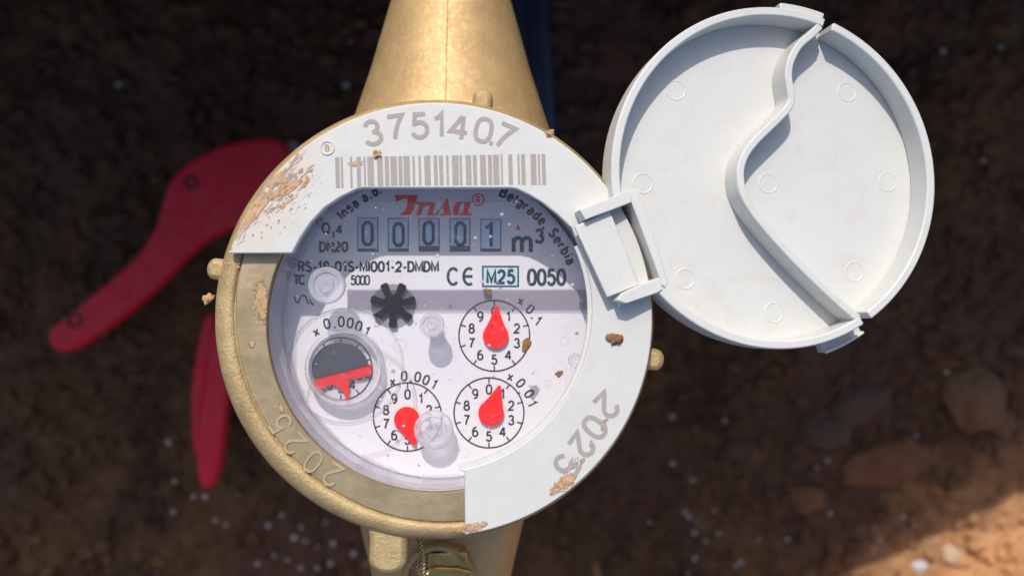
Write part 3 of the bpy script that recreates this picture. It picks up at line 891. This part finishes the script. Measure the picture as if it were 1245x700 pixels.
# number drums seen through windows
drums = empty('counter', P(522, 285, DZ - 2), meter)
for i, (x0, ch) in enumerate(((434.5, '0'), (471.5, '0'), (509, '0'), (546.5, '0'), (584, '1'))):
    x1 = x0 + 25.5; y0, y1 = 264.5 + .5 * i * .8, 306
    fr = mk('window_field', [P(x0, y0, DZ + .25), P(x1, y0, DZ + .25), P(x1, y1, DZ + .25), P(x0, y1, DZ + .25)], [(0, 3, 2, 1)], M['drum_dark'], drums)
    v = []; f = []
    rows = 8; xa, xb = x0 + 1.2, x1 - 1.4
    for j in range(rows + 1):
        t = j / rows; yy = y0 + 1 + (y1 - y0 - (8 if i in (2, 3) else 5)) * t
        bul = 1.4 * sin(pi * t)
        v += [P(xa, yy, DZ + .45 + bul), P(xb, yy, DZ + .45 + bul)]
    for j in range(rows): f.append((2 * j, 2 * j + 2, 2 * j + 3, 2 * j + 1))
    dr = mk('number_drum', v, f, M['drum'], drums, smooth=60)
    g = Mesh(); o = P((x0 + x1) / 2 - (.3 if ch == '0' else 1) + (0, .6, -.4, .7, 0)[i], 284 + (0, 1.2, -.8, .5, 1.5)[i], DZ + 2)
    if ch == '0':
        kx = 5.6; ky = 13.2
        pts = [(-kx, -ky + 4.5), (-kx + 3.2, -ky), (kx - 3.2, -ky), (kx, -ky + 4.5), (kx, ky - 4.5), (kx - 3.2, ky), (-kx + 3.2, ky), (-kx, ky - 4.5)]
        vv, ff = stroke([(o.x + a * DK, o.y + b * DK) for a, b in pts], 4.0, True)
    else:
        vv, ff = stroke([(o.x - 5.5, o.y + 9), (o.x + 1.5, o.y + 14), (o.x + 1.5, o.y - 15)], 4.4)
    g.add([(a[0], a[1], DZ + 2.4) for a in vv], ff)
    g.build('drum_digit', M['drumdigit'], drums)

# sub dials
def sub_dial(cx, cy, r, prange, pointer_deg, labels, nlab, lens=False, plen=34):
    sd = empty('sub_dial', P(cx, cy, DZ), meter)
    c = P(cx, cy, DZ); m = Mesh()
    vv, ff = stroke([(c.x + r * DK * cos(2 * pi * i / 60), c.y + r * DK * sin(2 * pi * i / 60)) for i in range(60)], 1.9, True)
    m.add([(a[0], a[1], DZ + .45) for a in vv], ff)
    for i in range(10):
        a = pi / 2 - i * 2 * pi / 10
        d = Vector((cos(a), sin(a), 0)); n_ = Vector((-sin(a), cos(a), 0))
        a0, a1 = c + d * (r - 6.5) * DK, c + d * (r - .3) * DK
        m.add([tuple(a0 + n_ * .9 + Vector((0, 0, .55))), tuple(a0 - n_ * .9 + Vector((0, 0, .55))), tuple(a1 - n_ * .9 + Vector((0, 0, .55))), tuple(a1 + n_ * .9 + Vector((0, 0, .55)))], [(0, 1, 2, 3)])
    m.build('scale_ring', M['ink'], sd)
    for i in prange:
        a = pi / 2 - i * 2 * pi / 10
        q = Mesh(); rr = (r - 14.0) * DK
        glyph(q, str(i), (c.x + rr * cos(a), c.y + rr * sin(a)), 0, 12.8 * DK, 2.1 * DK, DZ + .45, 1.0)
        q.build('scale_numeral', M['ink'], sd)
    q = Mesh()
    labels = [(c_, x + 1.6 * (x - cx) / hypot(x - cx, y - cy), y + 1.6 * (y - cy) / hypot(x - cx, y - cy), a_) for c_, x, y, a_ in labels]
    text_at(q, labels, nlab - 1, 2.1, DZ)
    q.build('scale_factor', M['ink'], sd)
    return sd
def pointer(sd, cx, cy, deg, L, R=15.5, h=7):
    """drop-shaped red hand; deg measured clockwise from 12 o'clock"""
    c = P(cx, cy, DZ + h); a = radians(90 - deg); d = Vector((cos(a), sin(a), 0)); n_ = Vector((-sin(a), cos(a), 0))
    prof = []
    for i in range(21):
        t = radians(52 + (360 - 104) * i / 20)
        prof.append((cos(t) * R, sin(t) * R))
    pts = prof + [(R * 1.15, -R * .52), (L * .97, -2.0), (L, 0), (L * .97, 2.0), (R * 1.15, R * .52)]
    pts = [(a_ * DK, b_ * DK) for a_, b_ in pts]
    top = [c + d * a_ + n_ * b_ for a_, b_ in pts]
    m = Mesh().prism(top, [t - Vector((0, 0, 3.5)) for t in top])
    o = m.build('pointer', M['red'], sd, tri=True, smooth=35, bevel=.9)
s1 = sub_dial(601, 408, 43, range(10), 0, [('x', 632.5, 366, -15), ('0', 643.5, 376.5, -40), ('.', 648.5, 383.5, -40), ('1', 652.5, 390.5, -36)], 14, )
pointer(s1, 602.5, 408, 2, 36)
s2 = sub_dial(594.5, 501.5, 42.5, range(10), 16, [('x', 620, 458, -15), ('0', 632, 466.5, -50), (',', 634, 475, -55), ('0', 642, 479, -58), ('1', 645.5, 490.5, -66)], 14)
pointer(s2, 597, 502, 18, 35)
s3 = sub_dial(495.5, 506.5, 41.5, range(10), 170, [('x', 478, 464, 5), ('0', 491.5, 458.5, 0), (',', 499.5, 460, -5), ('0', 507.5, 459.5, -10), ('0', 517.5, 463, -22), ('1', 527, 468, -30)], 14)
pointer(s3, 494.5, 510, 163, 33)
s4 = sub_dial(414.5, 448, 38, (3, 4, 5, 6), 0, [('x', 384.7, 403.5, 25), ('0', 398, 394.9, 15), ('.', 407, 394, 8), ('0', 415, 392.4, 1), ('0', 425.5, 394, -8), ('0', 435.7, 397.8, -17), ('1', 445.0, 404, -28)], 14.5)
def r4(x, y): return (350 + x / 5.385, 380 + y / 5.385)
red = [r4(*p) for p in [(158,437),(520,338),(545,342),(545,408),(462,430),(402,432),(395,585),(380,566),(350,500),(296,468),(244,486),(188,514),(166,490)]]
top = poly_z(red, DZ + 9)
Mesh().prism(top[::-1], [a - Vector((0, 0, 3)) for a in top[::-1]]).build('star_pointer', M['red'], s4, tri=True, bevel=.6)
hd = [r4(150, 436), r4(521, 336)]
ca = [r4(340 + 190 * cos(radians(a)), 375 - 180 * sin(radians(a))) for a in range(12, 199, 6)]
top = poly_z(ca, DZ + 12.5)
Mesh().prism(top, [a - Vector((0, 0, 3)) for a in top]).build('half_disc', M['grey'], s4, tri=True, bevel=.6)  # dark half disc stands in for the star wheel's reflection

# star wheel flow indicator
sw = empty('flow_indicator', P(478, 371, DZ), meter)
c = P(478, 372, DZ)
Mesh().lathe([(c + Vector((0, 0, .3)), 29.5), (c + Vector((0, 0, .6)), 28.5), (c + Vector((0, 0, .3)), .01)], 48).build('indicator_well', M['well'], sw)  # shadow under the wheel is put into this flat disc's grey
m = Mesh(); c = P(477.5, 370, DZ + 9); T = 7; pts = []
for i in range(T):
    a = radians(12) + 2 * pi * i / T
    for da, rr in ((-.34, 13.5), (-.24, 16), (-.19, 28), (-.12, 30), (.12, 30), (.19, 28), (.24, 16), (.34, 13.5)):
        pts.append(c + Vector((rr * cos(a + da), rr * sin(a + da), 0)))
m.prism(pts, [p - Vector((0, 0, 6)) for p in pts])
m.build('star_wheel', M['gear'], sw, tri=True, bevel=.8)
c = c + Vector((0, 0, .4))
Mesh().lathe([(c, 13), (c + Vector((0, 0, 2)), 12), (c + Vector((0, 0, 2)), 6), (c + Vector((0, 0, 4)), 5), (c + Vector((0, 0, 4)), .01)], 32).build('wheel_hub', M['gear'], sw, smooth=30)

# ------------------------------------------------------------------ clear plastic cover with its moulded pins
gl = empty('clear_cover', P(528, 394, -30), meter)
gx = Vector((RC.x, RC.y, 0))
Mesh().lathe([(gx + Vector((0, 0, -19)), .01), (gx + Vector((0, 0, -19)), 60), (gx + Vector((0, 0, -19)), 193), (gx + Vector((0, 0, -19)), 197), (gx + Vector((0, 0, -20)), 201), (gx + Vector((0, 0, -24)), 204)], 160).build('top_window', M['glass'], gl, smooth=60)
Mesh().lathe([(gx + Vector((0, 0, -24)), 204), (gx + Vector((0, 0, -34)), 205.5), (gx + Vector((0, 0, -92)), 206)], 160).build('outer_side', M['wall'], gl, smooth=60)
Mesh().lathe([(gx + Vector((0, 0, -27)), 198), (gx + Vector((0, 0, -38)), 200.5), (gx + Vector((0, 0, -90)), 201)], 160).build('inner_side', M['wall'], gl, smooth=60)
# notched flange at the foot of the cover
for a in range(0, 360, 24):
    m = Mesh(); v = []; n_ = 8
    for i in range(n_ + 1):
        g = radians(a + 14 * i / n_)
        for r, z in ((199, -88), (199, -82), (204, -82), (204, -88)):
            v.append(gx + Vector((r * cos(g), r * sin(g), z)))
    f = []
    for i in range(n_):
        for q in range(4): f.append((i * 4 + q, i * 4 + (q + 1) % 4, (i + 1) * 4 + (q + 1) % 4, (i + 1) * 4 + q))
    f += [(0, 1, 2, 3), (n_ * 4 + 3, n_ * 4 + 2, n_ * 4 + 1, n_ * 4)]
    m.add(v, f).build('foot_tab', M['wall'], gl, smooth=30)
# added tinted slab imitating a grey shade band across the dial
def box(x0, y0, x1, y1, zt, zb):
    t = [P(x0, y0, zt), P(x1, y0, zt), P(x1, y1, zt), P(x0, y1, zt)]
    return Mesh().prism(t[::-1], [Vector((a.x, a.y, zb)) for a in t[::-1]])
box(422, 351.5, 719, 377.5, DZ + 5, DZ + 2).build('shade_band', M['band'], gl, bevel=.8)

def pin(px, py, r, ztop, zbot, cone=1.0, mat='moulded', steps=True):
    c = P(px, py, ztop); v = lambda r_, z: (Vector((c.x, c.y, z)), r_)
    rings = [v(.01, zbot), v(r * .75 * cone, zbot), v(r * .85 * cone, zbot + 4), v(r, ztop - 9), v(r, ztop - 2), v(r * .93, ztop), v(r * .72, ztop), v(r * .66, ztop - 2.5), v(r * .42, ztop - 2.5), v(r * .38, ztop - .5), v(r * .15, ztop - .5), v(.01, ztop - 2)]
    return Mesh().lathe(rings, 40).build('moulded_pin', M[mat], gl, smooth=50)
pin(396.5, 347, 23, -22, -40)
pin(525, 395, 15.5, -42, -62, 1.0)
pin(526.5, 394, 10, -66, -84, 1.0)
pin(527, 523, 25, -56, -76, 1.1)
pin(700.5, 438.5, 9.5, -22, -36)
# lens barrel over the x 0.0001 dial
c = P(414, 449, -50)
def V(z): return Vector((c.x, c.y, z))
Mesh().lathe([(V(-88), 51), (V(-70), 50), (V(-67), 48), (V(-67), 45.5), (V(-70), 44), (V(-88), 43)], 80).build('lens_barrel', M['moulded'], gl, smooth=40)
Mesh().lathe([(V(-70), 43.5), (V(-67.5), 30), (V(-67), .01)], 64).build('lens_window', M['mark'], gl, smooth=60)
c = P(420, 446, -30)
Mesh().lathe([(V(-26), 72), (V(-30), 73.5), (V(-34), 72), (V(-33), 69), (V(-26), 70)], 96).build('raised_circle', M['mark'], gl, smooth=60)
for px, py, r in ((686, 415, 6), (681, 447, 9), (690, 398, 4), (666, 466, 5), (486, 420, 9), (340 + 30, 480, 6)):
    q = P(px, py, -26)
    Mesh().lathe([(q, r), (q + Vector((0, 0, 1.2)), r - .8), (q, r - 1.8)], 24).build('gate_mark', M['mark'], gl, smooth=60)

# ------------------------------------------------------------------ the open lid
TILT = radians(10)
vdir = Vector((0.945, 0.327, 0)).normalized()
LX = Vector((vdir.x * cos(TILT), vdir.y * cos(TILT), -sin(TILT)))
LY = Vector((-vdir.y, vdir.x, 0))
LN = LX.cross(LY)
LO = P(785, 290, 16)                        # a point of the plane of the rim's top
def Q(px, py, h=0.0):
    """picture point -> point of the plane h above the rim-top plane"""
    o = LO + LN * h
    cam_p = Vector((0, 0, D)); d = P(px, py, 0) - cam_p
    t = (o - cam_p).dot(LN) / d.dot(LN)
    return cam_p + d * t
def to_l(p): q = p - LO; return Vector((q.dot(LX), q.dot(LY), q.dot(LN)))
def from_l(x, y, z=0.0): return LO + LX * x + LY * y + LN * z
lid = empty('open_lid', LO, meter)
HW = 37.0                                    # wall height
# fit circle to four picture points of the rim's outer top edge
import itertools
pts4 = [to_l(Q(*p)) for p in [(750, 188), (1137, 225), (905, 13), (925, 425), (1115, 115), (775, 335), (1090, 345)]]
def fit(pts):
    cx = sum(p.x for p in pts) / len(pts); cy = sum(p.y for p in pts) / len(pts); r = 200
    for _ in range(400):
        gx_ = gy_ = gr = 0
        for p in pts:
            d = hypot(p.x - cx, p.y - cy); e = d - r
            gx_ += e * (p.x - cx) / d; gy_ += e * (p.y - cy) / d; gr += e
        cx += gx_ / len(pts); cy += gy_ / len(pts); r += gr / len(pts)
    return cx, cy, r
LCX, LCY, LR = fit(pts4)
print('lid circle', LCX, LCY, LR, [round(hypot(p.x - LCX, p.y - LCY) - LR, 1) for p in pts4])
def lang(px, py, h=0):
    p = to_l(Q(px, py, h)); return atan2(p.y - LCY, p.x - LCX)
def rim_arc(name, a0, a1, r0, r1, zt, zb, n=90):
    m = Mesh(); v = []; f = []
    for i in range(n + 1):
        a = a0 + (a1 - a0) * i / n
        for r, z in ((r0, zb), (r0, zt), (r1, zt), (r1, zb)):
            v.append(from_l(LCX + r * cos(a), LCY + r * sin(a), z))
    for i in range(n):
        for q in range(4): f.append((i * 4 + q, (i + 1) * 4 + q, (i + 1) * 4 + (q + 1) % 4, i * 4 + (q + 1) % 4))
    f += [(0, 1, 2, 3)[::-1], (n * 4, n * 4 + 1, n * 4 + 2, n * 4 + 3)]
    m.add(v, f)
    o = m.build(name, M['lid'], lid, smooth=35, bevel=1.8)
    return o
aT0 = lang(1012, 32); aT1 = lang(1003, 26); aB1 = lang(1056, 386); aB0 = lang(1052, 391)
RT = 10.8
rim_arc('rim_wall', aB1 + .012, aT0, LR - RT, LR, 0, -HW + .5)
aH1 = lang(768, 242) % (2 * pi); aH2 = lang(806, 342) % (2 * pi)
rim_arc('rim_wall', aT1, aH1, LR - RT, LR, 0, -HW + .5, 80)
rim_arc('rim_wall', aH2, aB0 % (2 * pi) - .012, LR - RT, LR, 0, -HW + .5, 80)
# floor disc
m = Mesh(); n = 128; top = []; bot = []
for i in range(n):
    a = 2 * pi * i / n
    ca, sa = cos(a), sin(a)
    rr = LR - .8
    if aH1 < a < aH2:                        # straight edge at the hinge opening
        h1_ = Vector((cos(aH1), sin(aH1))) * rr; h2_ = Vector((cos(aH2), sin(aH2))) * rr
        dd = h2_ - h1_; nn = Vector((dd.y, -dd.x)).normalized()
        rr = h1_.dot(nn) / (ca * nn.x + sa * nn.y)
    top.append(from_l(LCX + rr * ca, LCY + rr * sa, -HW)); bot.append(from_l(LCX + (rr - .7) * ca, LCY + (rr - .7) * sa, -HW - 11))
m.prism(top, bot); m.build('lid_floor', M['lid'], lid, smooth=35, bevel=1.5)
# S-shaped rib
cl = [(998,31),(988,41),(974,53),(965.5,66),(960.5,80),(959.5,94),(962,110),(963,121),(958.5,131.5),(945,146),(931,159.5),(918,172.5),(907,187.5),(901.5,203),(901,218),(904,234),(911,248),(922,264),(942,288),(966,314),(990,338),(1014,361),(1032,377),(1045,387.5)]
loc = [to_l(Q(x, y)) for x, y in cl]
def catmull(pts, n=4):
    out = []
    for i in range(len(pts) - 1):
        p0, p1, p2, p3 = pts[max(i - 1, 0)], pts[i], pts[i + 1], pts[min(i + 2, len(pts) - 1)]
        for k in range(n):
            t = k / n
            out.append(.5 * ((2 * p1) + (p2 - p0) * t + (2 * p0 - 5 * p1 + 4 * p2 - p3) * t * t + (3 * p1 - p0 - 3 * p2 + p3) * t ** 3))
    return out + [pts[-1]]
loc = catmull(loc, 4)
m = Mesh(); v = []; f = []
sv, _ = stroke([(p.x, p.y) for p in loc], 9.6)
n = len(sv) // 2
for i in range(n):
    L_, R_ = sv[i], sv[i + n]
    mid = (L_ + R_) / 2; wgt = 1.15
    v += [from_l(L_.x + (L_.x - mid.x) * .12, L_.y + (L_.y - mid.y) * .12, -HW + .3), from_l(L_.x, L_.y, -.4), from_l(R_.x, R_.y, -.4), from_l(R_.x + (R_.x - mid.x) * .12, R_.y + (R_.y - mid.y) * .12, -HW + .3)]
for i in range(n - 1):
    for q in range(4): f.append((i * 4 + q, (i + 1) * 4 + q, (i + 1) * 4 + (q + 1) % 4, i * 4 + (q + 1) % 4))
f += [(3, 2, 1, 0), (n * 4 - 4, n * 4 - 3, n * 4 - 2, n * 4 - 1)]
m.add(v, f).build('curved_rib', M['lid'], lid, smooth=35, bevel=1.6)
# clip block at the top of the rim
a1_, a0_ = lang(949, 12), lang(1001, 25)
rim_arc('clip_block', a0_, a1_, LR - 4, LR + 7, -1.5, -HW - 3, 14)
# clip foot at the bottom, standing out at floor level
a0_, a1_ = lang(1000, 425, -30), lang(1049, 404, -30)
rim_arc('clip_foot', a0_, a1_, LR - 6, LR + 17, -HW + 6, -HW - 9, 12)
rim_arc('clip_foot_edge', a0_, a1_, LR + 14, LR + 18, -HW + 12, -HW + 5.8, 12)
# ejector marks
for px, py in ((782, 223), (822, 110), (1030, 112), (934, 223), (1079, 221), (1039, 330), (833, 339), (941, 380)):
    p = to_l(Q(px, py, -HW)); v = []; f = []; n = 32
    for i in range(n):
        a = 2 * pi * i / n
        for r, z in ((13.6, .02), (12.8, .6), (12.0, .6), (11.0, .02)):
            v.append(from_l(p.x + r * cos(a), p.y + r * sin(a), -HW + z))
    for i in range(n):
        j = (i + 1) % n
        for q in range(3): f.append((i * 4 + q, j * 4 + q, j * 4 + q + 1, i * 4 + q + 1))
    Mesh().add(v, f).build('ejector_mark', M['lid'], lid, smooth=60)

# hinge: frame of the lid, knuckle plate of the ring
def qprism(pts, h1, h0, name, mat, parent, bevel=1.2, tri=True):
    t = [Q(x, y, h1) for x, y in pts]; b = [p + LN * (h0 - h1) for p in t]
    return Mesh().prism(t[::-1], b[::-1]).build(name, mat, parent, tri=tri, smooth=30, bevel=bevel)
qprism([(704.5,254.5),(718.5,250),(765,231),(768,246),(741,256.5),(719,264.5),(712,267.5)], 2, -26, 'hinge_arm', M['lid'], lid)
qprism([(757,356),(780,345.5),(802,337),(806,352),(799.5,356),(778,363.5),(762,369),(750,365)], 2, -26, 'hinge_arm', M['lid'], lid)
qprism([(765,231),(776,230),(812,342),(809,350),(803,345),(802,337),(768,246)], 2, -HW, 'hinge_bridge', M['lid'], lid)
a = P(712, 262, 4)
Mesh().tube([P(709, 262, 3), P(757, 372, 3)], 5.5, 16).build('hinge_pin', M['lid'], lid, smooth=40)
kn = empty('hinge_knuckle', P(740, 310, 10), meter)
pl = [(698.5,275),(741.5,256),(777.5,346.5),(738,362)]
top = [P(pl[0][0], pl[0][1], 21), P(pl[1][0], pl[1][1], 15), P(pl[2][0], pl[2][1], 15), P(pl[3][0], pl[3][1], 21)]
bot = [p - Vector((0, 0, 9)) for p in top]
Mesh().prism(top[::-1], bot[::-1]).build('knuckle_plate', M['cover'], kn, bevel=1.6, smooth=30)
lo = [P(706, 281, 8), P(728, 271, 8), P(760, 349, 8), P(742, 357, 8)]
Mesh().prism(lo[::-1], [Vector((p.x, p.y, -4)) for p in lo[::-1]]).build('knuckle_foot', M['cover'], kn, bevel=1)

# ------------------------------------------------------------------ soil stuck on the meter
def crumb(px, py, z, rx, ry, label, seed, mat='clay', rot=0, rz=None):
    v, f = lump(P(px, py, z + min(rx, ry) * .3), rx, ry, rz or min(rx, ry) * .6, seed, 3, .8, rot)
    o = mk('clay_crumb', v, f, M[mat], smooth=50)
    return tag(o, label, 'clay crumb')
crumb(749, 412, 0, 8.5, 6.5, 'reddish brown clay crumb on the white ring just below the hinge', 3)
crumb(458, 187, 0, 4.5, 4.5, 'tan clay crumb above the barcode on the white ring', 6, 'clay_pale')
crumb(641, 420, -17, 5, 9, 'brown clay crumb on the clear window beside the x 0.1 dial', 9, rot=-.5)
crumb(680.5, 454, -17, 5, 3, 'small ochre clay crumb on the window above the x 0,01 marking', 12, 'clay', .3)
crumb(592, 354, -87, 4.5, 3.5, 'small ochre clay crumb on the window under the boxed M25', 15, 'clay', .2)
crumb(668, 162, 0, 5, 3.5, 'pale clay flake on the outer edge of the ring near the serial number', 18, 'clay_pale', .6)
crumb(711, 269, 6, 3.5, 3, 'rusty clay speck caught in the corner of the hinge', 21, 'clay')
crumb(253, 363, -34, 7, 5, 'reddish clay crumb clinging to the outside of the brass rim', 24, 'clay_pale', .9)

# caked mud on the ring: too many bits to count
rnd = random.Random(11)
m = Mesh()
def cake(cx, cy, rx, ry, rot, n, z, smin, smax):
    for i in range(n):
        a = rnd.uniform(0, 2 * pi); r = sqrt(rnd.random()) if rnd.random() < .6 else rnd.random()
        x = r * rx * cos(a); y = r * ry * sin(a)
        p = P(cx, cy, z) + Vector((x * cos(rot) - y * sin(rot), x * sin(rot) + y * cos(rot), 0))
        q = Vector((p.x - P(529.5, 388.5).x, p.y - P(529.5, 388.5).y))
        if z == 0 and (q.length > 261 or (q.length < 186)): continue
        s_ = rnd.uniform(smin, smax)
        v, f = lump(p + Vector((0, 0, .2)), s_ * rnd.uniform(.9, 2.2), s_, s_ * .26, rnd.random() * 90, 1, .6, rot + rnd.uniform(-.5, .5))
        m.add(v, f)
cake(304, 257, 84, 8, radians(55), 26, 0, 1.2, 3.4)
cake(350, 230, 34, 18, radians(40), 16, 0, .8, 3.0)
cake(335, 258, 60, 30, radians(50), 34, 0, .4, 1.1)
cake(686, 587, 20, 8, radians(35), 34, 0, .8, 2.2)
cake(575, 642, 18, 5, radians(10), 30, 0, .6, 1.8)
cake(316, 372, 9, 26, 0, 60, -16, .8, 2.6)
cake(284, 318, 8, 12, 0, 20, -16, .8, 2.2)
o = m.build('caked_mud', M['clay_pale'], smooth=60)
tag(o, 'tan mud caked in small bits on the ring of the meter', kind='stuff')
print('done')

# fine grains, and tiny drops added for glints, on the clear window
m = Mesh()
for i in range(150):
    a = rnd.uniform(0, 2 * pi); r = 190 * sqrt(rnd.random())
    p = gx + Vector((r * cos(a), r * sin(a), -18.8)); s_ = rnd.choice((.35, .45, .6, .8, 1.0)) * rnd.uniform(.8, 1.3)
    v, f = lump(p, s_, s_, s_ * .5, i, 1, .4)
    m.add(v, f)
o = m.build('dust', M['pebble'], smooth=60)
tag(o, 'fine pale grit sprinkled on the clear window of the meter', kind='stuff')
m = Mesh()
for i in range(26):
    a = rnd.uniform(0, 2 * pi); r = 185 * sqrt(rnd.random())
    p = gx + Vector((r * cos(a), r * sin(a), -18.9)); s_ = rnd.uniform(1.0, 2.6)
    v, f = lump(p, s_ * rnd.uniform(1, 1.5), s_, s_ * .55, i + 300, 2, .15)
    m.add(v, f)
o = m.build('glint_drops', M['moulded'], smooth=80)
tag(o, 'tiny clear drops added for glints on the window of the meter', kind='stuff')
